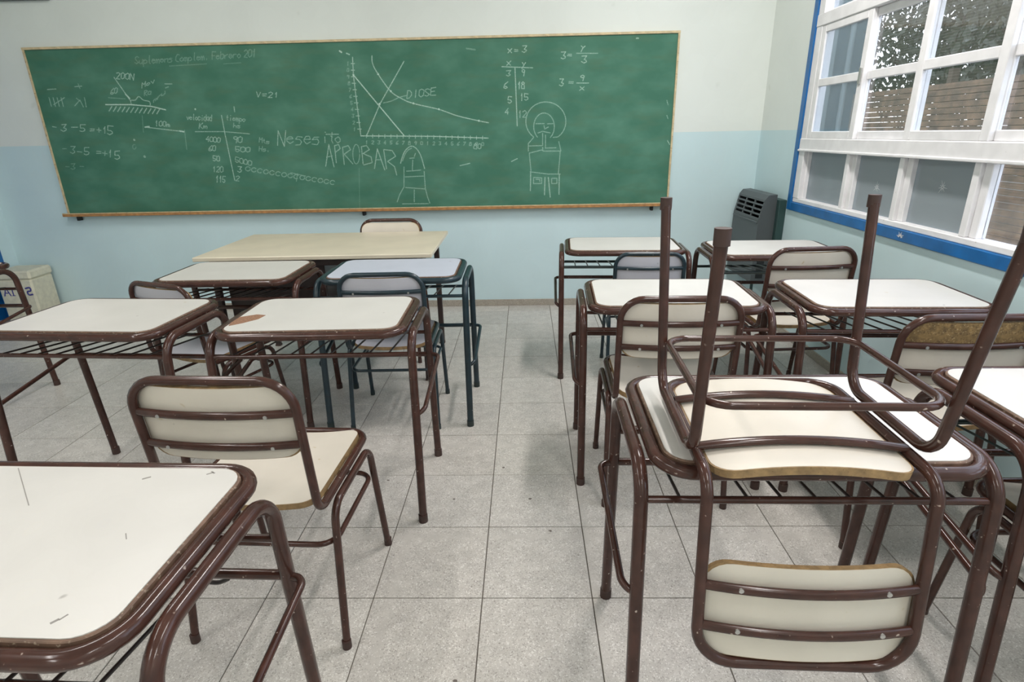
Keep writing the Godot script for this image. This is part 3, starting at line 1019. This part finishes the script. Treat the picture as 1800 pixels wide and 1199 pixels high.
func build_window() -> void:
	var xi := WALL_R
	# painted blue surround
	var tr := setting("trim_1", "blue painted surround of the window")
	span("side_strip", Vector3(xi - 0.014, 0.820, -2.532), Vector3(xi + 0.05, 2.49, -2.478), M.blue, tr, 0.004)
	span("sill_strip", Vector3(xi - 0.014, 0.820, -2.478), Vector3(xi + 0.05, 0.874, W1 + 0.03), M.blue, tr, 0.004)
	span("head_strip", Vector3(xi - 0.014, 2.436, -2.478), Vector3(xi + 0.05, 2.49, W1 + 0.03), M.blue, tr, 0.004)
	span("side_strip", Vector3(xi - 0.014, 0.874, W1 - 0.02), Vector3(xi + 0.05, 2.436, W1 + 0.03), M.blue, tr, 0.004)
	var pc := MB.new()
	for i in 8:
		var an := PI * (0.06 + 0.12 * i)
		var d := Vector3(0, sin(an), cos(an))
		var e1 := Vector3(0, cos(an), -sin(an)) * 0.0025
		pc.flat(d * 0.006 - e1, d * 0.006 + e1, d * (0.02 + 0.008 * (i % 2)) + e1 * 0.3, d * (0.02 + 0.008 * (i % 2)) - e1 * 0.3, Vector3.LEFT)
	var chip := obj("paint_chip", pc.done(), M.white_frame, tr)
	chip.position = Vector3(xi - 0.0146, 0.838, -1.315)
	var w := setting("window_1", "white framed window with small panes of ribbed and frosted glass")
	var fr: Material = M.white_frame
	var z0 := -2.478
	var z1 := W1 - 0.02
	# outer frame and transoms
	span("bottom_rail", Vector3(xi - 0.004, 0.874, z0), Vector3(xi + 0.07, 0.900, z1), fr, w, 0.003)
	span("transom", Vector3(xi - 0.010, 1.190, z0), Vector3(xi + 0.07, 1.262, z1), fr, w, 0.004)
	span("transom_bead", Vector3(xi - 0.018, 1.186, z0), Vector3(xi + 0.02, 1.199, z1), fr, w, 0.003)
	span("upper_transom", Vector3(xi - 0.010, 1.878, z0), Vector3(xi + 0.07, 1.945, z1), fr, w, 0.004)
	span("top_rail", Vector3(xi - 0.004, 2.395, z0), Vector3(xi + 0.07, 2.436, z1), fr, w, 0.003)
	span("end_stile", Vector3(xi - 0.006, 0.900, z0), Vector3(xi + 0.07, 2.395, z0 + 0.070), fr, w, 0.003)
	span("end_stile", Vector3(xi - 0.006, 0.900, z1 - 0.070), Vector3(xi + 0.07, 2.395, z1), fr, w, 0.003)
	var mull := []
	for k in 8:
		mull.append(-1.912 + 0.470 * k)
	var edges := [z0 + 0.020] + mull
	for k in mull.size():
		var zc: float = mull[k]
		if zc > z1 - 0.1:
			continue
		span("lower_mullion", Vector3(xi + 0.004, 0.900, zc - 0.018), Vector3(xi + 0.066, 1.186, zc + 0.018), fr, w, 0.003)
		span("upper_mullion", Vector3(xi + 0.004, 1.945, zc - 0.022), Vector3(xi + 0.066, 2.395, zc + 0.022), fr, w, 0.003)
	for k in edges.size():
		var za: float = edges[k]
		var zb: float = edges[k + 1] if k + 1 < edges.size() else z1
		if za > z1 - 0.15:
			continue
		# lower light, fixed
		var lo := Node3D.new()
		lo.name = "lower_light"
		w.add_child(lo, true)
		span("stile", Vector3(xi + 0.020, 0.900, za + 0.018), Vector3(xi + 0.060, 1.186, za + 0.058), fr, lo, 0.003)
		span("stile", Vector3(xi + 0.020, 0.900, zb - 0.030), Vector3(xi + 0.060, 1.186, zb - 0.018), fr, lo, 0.003)
		var pw := zb - za - 0.088
		var pm: Mesh
		if k < 3:
			pm = bxm(Vector3(0.004, 0.286, pw))
		else:
			pm = ribbed_pane(pw, 0.286)
		var pn := obj("pane", pm, M.frosted if k < 3 else M.ribbed, lo)
		pn.position = Vector3(xi + 0.045, 1.043, (za + zb) * 0.5 + 0.014)
		if k == 1 or k == 2:
			# a stone has starred the glass
			var st := MB.new()
			for i in 9:
				var an := TAU * i / 9.0 + 0.3 * k
				var d := Vector3(0, sin(an), cos(an))
				var e1 := Vector3(0, cos(an), -sin(an)) * 0.0012
				st.flat(d * 0.004 - e1, d * 0.004 + e1, d * (0.018 + 0.006 * (i % 3)) + e1 * 0.3, d * (0.018 + 0.006 * (i % 3)) - e1 * 0.3, Vector3.LEFT)
			var cr := obj("starred_crack", st.done(), M.white_frame, pn)
			cr.position = Vector3(-0.0026, 0.03 if k == 2 else -0.01, 0.0)
		# sliding sash, alternately on the inner and the outer track
		var sa := Node3D.new()
		sa.name = "sash"
		w.add_child(sa, true)
		var off := 0.0 if k % 2 == 0 else 0.022
		var xa := xi - 0.004 + off
		var xb := xa + 0.022
		var a := za + (0.045 if k == 0 else -0.020)
		var e := zb + 0.026
		if k == 0:
			a = za + 0.052
		span("stile", Vector3(xa, 1.262, a), Vector3(xb, 1.878, a + 0.046), fr, sa, 0.003)
		span("stile", Vector3(xa, 1.262, e - 0.046), Vector3(xb, 1.878, e), fr, sa, 0.003)
		span("rail", Vector3(xa, 1.262, a + 0.046), Vector3(xb, 1.302, e - 0.046), fr, sa, 0.003)
		span("rail", Vector3(xa, 1.550, a + 0.046), Vector3(xb, 1.592, e - 0.046), fr, sa, 0.003)
		span("rail", Vector3(xa, 1.838, a + 0.046), Vector3(xb, 1.878, e - 0.046), fr, sa, 0.003)
		if k == 0:
			span("catch", Vector3(xa - 0.008, 1.53, e - 0.036), Vector3(xa, 1.61, e - 0.012), M.screw, sa, 0.003)
		for y in [[1.302, 1.550], [1.592, 1.838]]:
			var gw := e - a - 0.088
			var gh: float = y[1] - y[0]
			var g := obj("pane", bxm(Vector3(0.004, gh, gw)) if k == 0 else ribbed_pane(gw, gh), M.pane if k == 0 else M.ribbed, sa)
			g.position = Vector3(xa + 0.011, (y[0] + y[1]) * 0.5, (a + e) * 0.5)
		# top light
		var up := Node3D.new()
		up.name = "top_light"
		w.add_child(up, true)
		var g2 := obj("pane", bxm(Vector3(0.004, 0.45, zb - za - 0.04)), M.pane, up)
		g2.position = Vector3(xi + 0.045, 2.17, (za + zb) * 0.5)
		span("bead", Vector3(xi + 0.03, 1.945, za + 0.02), Vector3(xi + 0.06, 1.962, zb - 0.02), fr, up, 0.002)


func build_board() -> void:
	var t := thing("chalkboard", "long green chalkboard covered with white chalk sums and drawings", "chalkboard", Vector3((BOARD_A.x + BOARD_B.x) * 0.5, BOARD_A.y, WALL_Z))
	var hw := (BOARD_B.x - BOARD_A.x) * 0.5
	var h := BOARD_B.y - BOARD_A.y
	var m := mat(Color.WHITE, 0.62, 0.35)
	m.albedo_texture = board_texture()
	var b := MB.new()
	var zf := 0.016
	var N := Vector3(0, 0, 1)
	b.tri(Vector3(-hw, 0, zf), Vector3(-hw, h, zf), Vector3(hw, h, zf), N, N, N, Vector2(0, 1), Vector2(0, 0), Vector2(1, 0))
	b.tri(Vector3(-hw, 0, zf), Vector3(hw, h, zf), Vector3(hw, 0, zf), N, N, N, Vector2(0, 1), Vector2(1, 0), Vector2(1, 1))
	obj("writing_surface", b.done(), m, t)
	obj("backing", bxm(Vector3(hw * 2, h, 0.014), 0.0, Vector3(0, h / 2, 0.0085)), M.wood, t)
	obj("top_rail", bxm(Vector3(hw * 2 + 0.016, 0.016, 0.026), 0.002, Vector3(0, h + 0.004, 0.0135)), M.wood_pale, t)
	obj("side_rail", bxm(Vector3(0.014, h, 0.024), 0.002, Vector3(-hw, h / 2, 0.0125)), M.wood_pale, t)
	obj("side_rail", bxm(Vector3(0.014, h, 0.024), 0.002, Vector3(hw, h / 2, 0.0125)), M.wood_pale, t)
	obj("chalk_tray", bxm(Vector3(hw * 2 - 0.02, 0.020, 0.075), 0.003, Vector3(-0.022, -0.010, 0.0385)), M.wood, t)
	obj("tray_lip", bxm(Vector3(hw * 2 - 0.02, 0.007, 0.012), 0.002, Vector3(-0.022, 0.0035, 0.070)), M.wood_pale, t)
	for x in [-hw + 0.08, 0.0, hw - 0.12]:
		obj("bracket", bxm(Vector3(0.02, 0.035, 0.045), 0.003, Vector3(x, -0.0375, 0.023)), M.heater_dark, t)


func build_heater() -> void:
	# wall heater beside the window, next to the corner
	var zc := -2.845
	var t := thing("wall_heater", "dark grey gas heater with a slotted top on the window wall", "heater", Vector3(WALL_R, 0.30, zc))
	var b := MB.new()
	var prof := [Vector2(-0.050, 0.0), Vector2(-0.158, 0.0), Vector2(-0.163, 0.02), Vector2(-0.158, 0.435), Vector2(-0.128, 0.572), Vector2(-0.105, 0.602), Vector2(-0.050, 0.606)]
	for s in [-1.0, 1.0]:
		for i in range(1, prof.size() - 1):
			b.tri(Vector3(prof[0].x, prof[0].y, 0.245 * s), Vector3(prof[i].x, prof[i].y, 0.245 * s), Vector3(prof[i + 1].x, prof[i + 1].y, 0.245 * s), Vector3(0, 0, s), Vector3(0, 0, s), Vector3(0, 0, s))
	for i in prof.size():
		if i == 3:
			continue                        # the grille stands open here
		var p: Vector2 = prof[i]
		var q: Vector2 = prof[(i + 1) % prof.size()]
		var d := q - p
		var nn := Vector3(-d.y, d.x, 0).normalized()
		b.flat(Vector3(p.x, p.y, -0.245), Vector3(q.x, q.y, -0.245), Vector3(q.x, q.y, 0.245), Vector3(p.x, p.y, 0.245), nn)
	obj("casing", b.done(), M.heater, t)
	obj("wall_plate", bxm(Vector3(0.050, 0.55, 0.55), 0.004, Vector3(-0.025, 0.30, 0.012)), M.heater_plate, t)
	# warm air grille: bars with open gaps across the sloping face
	var dir := (prof[4] - prof[3]) as Vector2
	var lean := -atan2(dir.x, dir.y)
	for r in 5:
		var q := (prof[3] as Vector2) + dir * (0.05 + 0.225 * r)
		var o := obj("grille_bar", bxm(Vector3(0.008, 0.013 if r > 0 and r < 4 else 0.018, 0.486), 0.002), M.heater, t)
		o.position = Vector3(q.x + 0.003, q.y, 0.0)
		o.rotation.z = lean
	for z in [-0.234, -0.082, 0.078, 0.234]:
		var q := (prof[3] as Vector2) + dir * 0.5
		var o := obj("grille_upright", bxm(Vector3(0.012, 0.138, 0.018), 0.002), M.heater, t)
		o.position = Vector3(q.x + 0.007, q.y, z)
		o.rotation.z = lean
	obj("front_lip", bxm(Vector3(0.010, 0.012, 0.47), 0.003, Vector3(-0.160, 0.42, 0.0)), M.heater, t)
	obj("control_panel", bxm(Vector3(0.050, 0.13, 0.004), 0.001, Vector3(-0.108, 0.10, 0.246)), M.heater_dark, t)
	obj("gas_pipe", rod(0.011, rpath([Vector3(-0.10, 0.0, 0.12), Vector3(-0.10, -0.16, 0.12), Vector3(-0.006, -0.16, 0.12)], 0.03), false, 8), M.heater_plate, t)


func build_teacher_table() -> void:
	var t := thing("teacher_table", "wide beige teacher's table with dark drawers before the chalkboard", "table", Vector3(-0.985, 0, -1.955), deg_to_rad(0.6))
	obj("tabletop", bxm(Vector3(1.265, 0.022, 0.75), 0.003, Vector3(0, 0.734, 0)), M.beige_top, t)
	for x in [-0.56, 0.56]:
		for z in [-0.31, 0.31]:
			var l := obj("leg", bxm(Vector3(0.032, 0.70, 0.032), 0.003, Vector3(x, 0.35 + 0.012, z)), M.dark_brown, t)
			obj("foot_cap", bxm(Vector3(0.036, 0.012, 0.036), 0.002, Vector3(x, 0.006, z)), M.cap, l)
	for z in [-0.31, 0.31]:
		obj("apron", bxm(Vector3(1.088, 0.04, 0.02), 0.003, Vector3(0, 0.70, z)), M.dark_brown, t)
	for x in [-0.56, 0.56]:
		obj("apron", bxm(Vector3(0.02, 0.04, 0.588), 0.003, Vector3(x, 0.70, 0)), M.dark_brown, t)
	var p := obj("drawer_box", bxm(Vector3(0.55, 0.33, 0.50), 0.004, Vector3(-0.25, 0.513, 0.02)), M.dark_brown, t)
	for k in 2:
		var f := obj("drawer_front", bxm(Vector3(0.52, 0.145, 0.014), 0.003, Vector3(-0.25, 0.432 + 0.16 * k, -0.237)), M.dark_brown, p)
		f.position = Vector3.ZERO


func build_box() -> void:
	var t := thing("storage_box", "small white box printed with purple letters in the corner by the door", "box", Vector3(-3.835, 0, -2.99), deg_to_rad(4))
	obj("carton", bxm(Vector3(0.26, 0.34, 0.24), 0.012, Vector3(0, 0.17, 0)), M.sack, t)
	obj("lid", bxm(Vector3(0.272, 0.07, 0.252), 0.014, Vector3(0, 0.372, 0)), M.sack, t)
	var f := SystemFont.new()
	f.font_names = ["Droid Sans"]
	var tm := TextMesh.new()
	tm.font = f
	tm.text = "AIT"
	tm.font_size = 26
	tm.pixel_size = 0.0036
	tm.depth = 0.001
	var o := obj("lettering", tm, M.ink, t)
	o.position = Vector3(-0.035, 0.245, 0.1208)
	obj("printed_mark", rod(0.006, rpath([Vector3(0.072, 0.27, 0.1205), Vector3(0.112, 0.28, 0.1205), Vector3(0.108, 0.245, 0.1205), Vector3(0.078, 0.25, 0.1205), Vector3(0.082, 0.215, 0.1205), Vector3(0.118, 0.222, 0.1205)], 0.012), false, 6), M.ink, t)


func build_desks() -> void:
	var br: Material = M.brown
	var la: Material = M.laminate
	var d1 := desk("brown school desk with pencil-scratched cream top and a bag hook, behind the empty chair", -0.691, 0.616, -1.8, br, la, M.brown, true)
	var d2 := desk("brown school desk whose cream top has a chipped bare corner", -0.586, -0.601, 1.3, br, la, M.brown)
	# the laminate has broken away from one corner and shows the board
	var b := MB.new()
	b.slab(PackedVector2Array([Vector2(-0.292, 0.112), Vector2(-0.291, 0.04), Vector2(-0.240, 0.012), Vector2(-0.205, 0.022), Vector2(-0.212, 0.068), Vector2(-0.250, 0.112), Vector2(-0.284, 0.140)]), DESK_H, DESK_H + 0.0012, 0.0004)
	var ch := obj("chipped_patch", b.done(), M.bare_board, d2)
	ch.set_meta("label", "bare brown board where the laminate has chipped off")
	for q in [[[-0.165, -0.190], [-0.040, -0.074], 0.0008], [[0.108, -0.158], [0.120, -0.166], 0.0022], [[0.222, -0.176], [0.232, -0.183], 0.0016], [[0.226, -0.186], [0.236, -0.180], 0.0014], [[0.210, 0.174], [0.216, 0.166], 0.002], [[0.217, 0.168], [0.222, 0.158], 0.0013], [[0.185, -0.006], [0.196, 0.008], 0.0008]]:
		var pa := Vector2(q[0][0], q[0][1])
		var pb := Vector2(q[1][0], q[1][1])
		var side := (pb - pa).normalized().orthogonal() * float(q[2])
		var mb := MB.new()
		mb.slab(PackedVector2Array([pa - side, pb - side, pb + side, pa + side]), DESK_H, DESK_H + 0.0007)
		obj("pencil_mark", mb.done(), M.pencil, d1)
	desk("brown school desk standing next to the desk with the chipped corner", -1.398, -0.622, -3.8, br, la, M.brown)
	desk("brown school desk between the teal desk and the desk by the printed box", -1.251, -1.330, -0.1, br, la, M.brown)
	desk("dark teal school desk with a bluish white top", -0.475, -1.330, 0.7, M.teal, M.laminate_blue, M.teal, false, 0.12)
	desk("brown school desk with a dark teal book rack, facing the end of the chalkboard", 0.689, -1.871, -3.6, br, la, M.dark_teal)
	desk("brown school desk beside the grey wall heater", 1.446, -1.695, -2.1, br, la, M.dark_teal)
	desk("brown school desk with a cream chair pushed under it, before the upturned chair's desk", 0.704, -0.823, -2.9, br, la, M.brown)
	desk("brown school desk against the wall under the window, before the chair with worn backrest", 1.484, -0.772, -2.9, br, la, M.brown)
	desk("brown school desk with an upturned chair resting on its top", 0.710, 0.215, -1.0, br, la, M.brown)
	desk("brown school desk against the window wall beside the upturned chair's desk", 1.497, 0.178, -1.0, br, la, M.dark_teal)
	desk("brown school desk near the printed white box by the door", -2.945, -1.420, -1.0, br, la, M.brown)


func build_chairs() -> void:
	var br: Material = M.brown
	chair("cream school chair with brown frame, empty behind the chipped desk", -0.570, -0.045, -2.5, br, M.cream, M.ply)
	var low := chair("cream school chair half hidden between two desks, near the chipped desk", -1.328, -1.150, -22.0, br, M.grey_panel, M.ply)
	low.scale = Vector3.ONE * 0.93
	var tc := chair("dark teal framed school chair at the teal desk", -0.492, -1.262, 1.0, M.teal, M.grey_panel, M.ply)
	tc.scale = Vector3.ONE * 0.94
	chair("cream school chair behind the teacher's table, facing the desks", -0.735, -2.128, 179.0, br, M.cream, M.ply)
	chair("cream school chair with brown frame pushed under the desk before the upturned chair", 0.656, -0.660, -2.0, br, M.cream, M.ply)
	var far := chair("dark teal framed school chair with grey back facing the chalkboard's end", 0.795, -1.765, -3.0, M.teal, M.grey_panel, M.ply)
	far.scale = Vector3.ONE * 0.9
	chair("cream school chair at the desk beside the wall heater", 1.425, -1.440, 3.0, br, M.cream, M.ply)
	chair("school chair with weathered bare wood along the top of its backrest", 1.415, -0.430, -1.0, br, M.cream, M.ply, true)
	chair("cream school chair pushed under the desk beside the upturned chair's desk", 1.500, 0.262, 0.0, br, M.cream, M.ply)
	var up := chair("upturned cream school chair lying seat down on a desk, legs in the air", 0.661, 0.306, -2.1, br, M.cream, M.ply)
	up.transform = Transform3D(Basis(Vector3.UP, deg_to_rad(-2.1)) * Basis(Vector3.BACK, PI), Vector3(0.661, DESK_H + 0.0012 + SEAT_TOP + 0.0008, 0.306))


func build_lamps() -> void:
	# fluorescent fittings on the ceiling, above and behind the picture
	for q in LAMPS:
		var at: Vector3 = q[0]
		var t := thing("ceiling_light", "white fluorescent fitting on the ceiling " + str(q[2]), "ceiling light", at, 0.0, "fluorescent fittings on the ceiling")
		obj("housing", bxm(Vector3(0.22, 0.06, 1.30), 0.01, Vector3(0, 0.045, 0)), M.lamp_body, t)
		var gm := mat(Color(0.9, 0.9, 0.88), 0.5)
		gm.emission_enabled = true
		gm.emission = LAMP_COLOR
		gm.emission_energy_multiplier = 1.2
		obj("diffuser", bxm(Vector3(0.17, 0.02, 1.22), 0.006, Vector3(0, 0.006, 0)), gm, t)
		var l := AreaLight3D.new()
		l.name = "tube_light"
		l.area_size = Vector2(0.16, 1.2)
		l.light_color = LAMP_COLOR
		l.light_energy = q[1]
		l.area_range = 12.0
		l.area_attenuation = 2.0
		l.shadow_enabled = true
		t.add_child(l)
		l.position = Vector3(0, -0.008, 0)
		l.rotation.x = -PI / 2


func build_outside() -> void:
	var g := setting("ground_outside", "paved yard outside the window")
	span("paving", Vector3(WALL_R + 0.2, -0.4, -18), Vector3(22, -0.25, 10), M.paving, g, 0.0)
	# board fence
	var f := thing("board_fence", "brown fence of level boards across the yard outside the window", "fence", Vector3(5.6, -0.25, -3.8))
	for k in 27:
		obj("board", bxm(Vector3(0.03, 0.0695, 10.4), 0.003, Vector3(0, 0.09 + 0.075 * k, 0)), M.fence, f)
	for k in 6:
		obj("post", bxm(Vector3(0.09, 2.25, 0.09), 0.004, Vector3(0.06, 1.125, -5.0 + 2.0 * k)), M.bark, f)
	# trees behind it
	var rng := RandomNumberGenerator.new()
	rng.seed = 77
	var lb := MB.new()
	var nn := Vector3.UP
	lb.tri(Vector3(-0.04, 0, 0), Vector3(0, 0.012, 0.09), Vector3(0.04, 0, 0), nn, nn, nn)
	lb.tri(Vector3(-0.04, 0, 0), Vector3(0.04, 0, 0), Vector3(0, 0.012, -0.09), nn, nn, nn)
	var leaf := lb.done()
	leaf.surface_set_material(0, M.leaf)
	var spots := [[7.4, -9.4, 3.0, "tall leafy tree behind the fence, next to the blue grey building"], [7.0, -6.4, 2.6, "leafy tree behind the middle of the fence"], [7.8, -3.2, 3.1, "broad leafy tree behind the fence, away from the building"]]
	for s in spots:
		var t := thing("leafy_tree", s[3], "tree", Vector3(s[0], -0.25, s[1]), 0.0, "trees beyond the fence")
		obj("trunk", rod(0.12, rpath([Vector3(0, 0, 0), Vector3(0.05, 1.2, 0.04), Vector3(-0.06, 2.4, 0.0), Vector3(0.0, s[2] + 0.3, 0.05)], 0.4), false, 8), M.bark, t)
		for k in 4:
			var an := TAU * k / 4.0 + 0.4
			obj("branch", rod(0.045, PackedVector3Array([Vector3(0, 1.5 + 0.2 * k, 0), Vector3(cos(an) * 0.9, 2.3 + 0.2 * k, sin(an) * 1.1)]), false, 6), M.bark, t)
		var mm := MultiMesh.new()
		mm.transform_format = MultiMesh.TRANSFORM_3D
		mm.mesh = leaf
		mm.instance_count = 7800
		for i in mm.instance_count:
			var v := Vector3(rng.randfn(), rng.randfn(), rng.randfn()).normalized() * pow(rng.randf(), 0.45)
			var q := Vector3(v.x * 1.3, s[2] + v.y * 1.75, v.z * 1.75)
			var bs := Basis.from_euler(Vector3(rng.randf() * TAU, rng.randf() * TAU, rng.randf() * TAU)).scaled(Vector3.ONE * rng.randf_range(0.55, 0.95))
			mm.set_instance_transform(i, Transform3D(bs, q))
		var mi := MultiMeshInstance3D.new()
		mi.name = "foliage"
		mi.multimesh = mm
		mi.set_meta("kind", "stuff")
		t.add_child(mi, true)
	# the next wing of the school
	var n := thing("neighbour_building", "blue grey building wing outside the window", "building", Vector3(5.1, -0.25, -12.6))
	obj("wall", bxm(Vector3(3.2, 5.2, 3.4), 0.01, Vector3(0, 2.6, 0)), M.neighbour, n)
	obj("downpipe", rod(0.05, PackedVector3Array([Vector3(1.25, 0, 1.76), Vector3(1.25, 5.1, 1.76)]), false, 8), M.neighbour_pale, n)
	obj("corner_pilaster", bxm(Vector3(0.14, 5.2, 0.10), 0.01, Vector3(0.90, 2.6, 1.75)), M.neighbour_pale, n)


func build_details() -> void:
	var t := thing("grey_strip", "plain grey strip high on the chalkboard wall", "wall_strip", Vector3(-3.6, 2.272, WALL_Z))
	obj("strip_bar", bxm(Vector3(0.86, 0.05, 0.035), 0.004, Vector3(0.0, 0.025, 0.0175)), M.wall_strip, t)  # plain grey strip high on the wall, no particular fitting


const LAMP_COLOR := Color(1.0, 0.98, 0.97)
const LAMPS := [
	[Vector3(1.1, 3.075, -1.2), 5.0, "by the window, near the chalkboard"],
	[Vector3(-2.0, 3.075, -1.0), 2.5, "by the door, near the chalkboard"],
	[Vector3(1.1, 3.075, 1.2), 2.5, "by the window, midway"],
	[Vector3(-2.0, 3.075, 1.2), 2.3, "by the door, midway"],
	[Vector3(1.1, 3.075, 3.3), 2.7, "by the window, at the back"],
	[Vector3(-2.0, 3.075, 3.3), 2.7, "by the door, at the back"],
]


func _ready() -> void:
	# camera
	var cam := Camera3D.new()
	cam.name = "camera"
	cam.position = CAM
	cam.rotation = CAM_TURN
	cam.fov = rad_to_deg(2.0 * atan(599.5 / FOCAL))
	cam.near = 0.02
	add_child(cam)
	cam.current = true
	# sky and exposure
	var env := Environment.new()
	env.background_mode = Environment.BG_SKY
	var sky := Sky.new()
	var sm := ProceduralSkyMaterial.new()
	sm.sky_top_color = Color(0.80, 0.86, 0.95)
	sm.sky_horizon_color = Color(0.93, 0.94, 0.96)
	sm.ground_horizon_color = Color(0.5, 0.5, 0.48)
	sm.ground_bottom_color = Color(0.3, 0.3, 0.28)
	sm.sky_energy_multiplier = 2.5
	sky.sky_material = sm
	env.sky = sky
	env.tonemap_mode = Environment.TONE_MAPPER_LINEAR
	env.tonemap_exposure = 0.92
	env.sdfgi_enabled = true
	env.ssao_enabled = true
	env.ssil_enabled = true
	var we := WorldEnvironment.new()
	we.name = "world_environment"
	we.environment = env
	add_child(we)
	make_materials()
	build_room()
	build_window()
	build_lamps()
	build_board()
	build_outside()
	build_teacher_table()
	build_desks()
	build_chairs()
	build_heater()
	build_box()
	build_details()
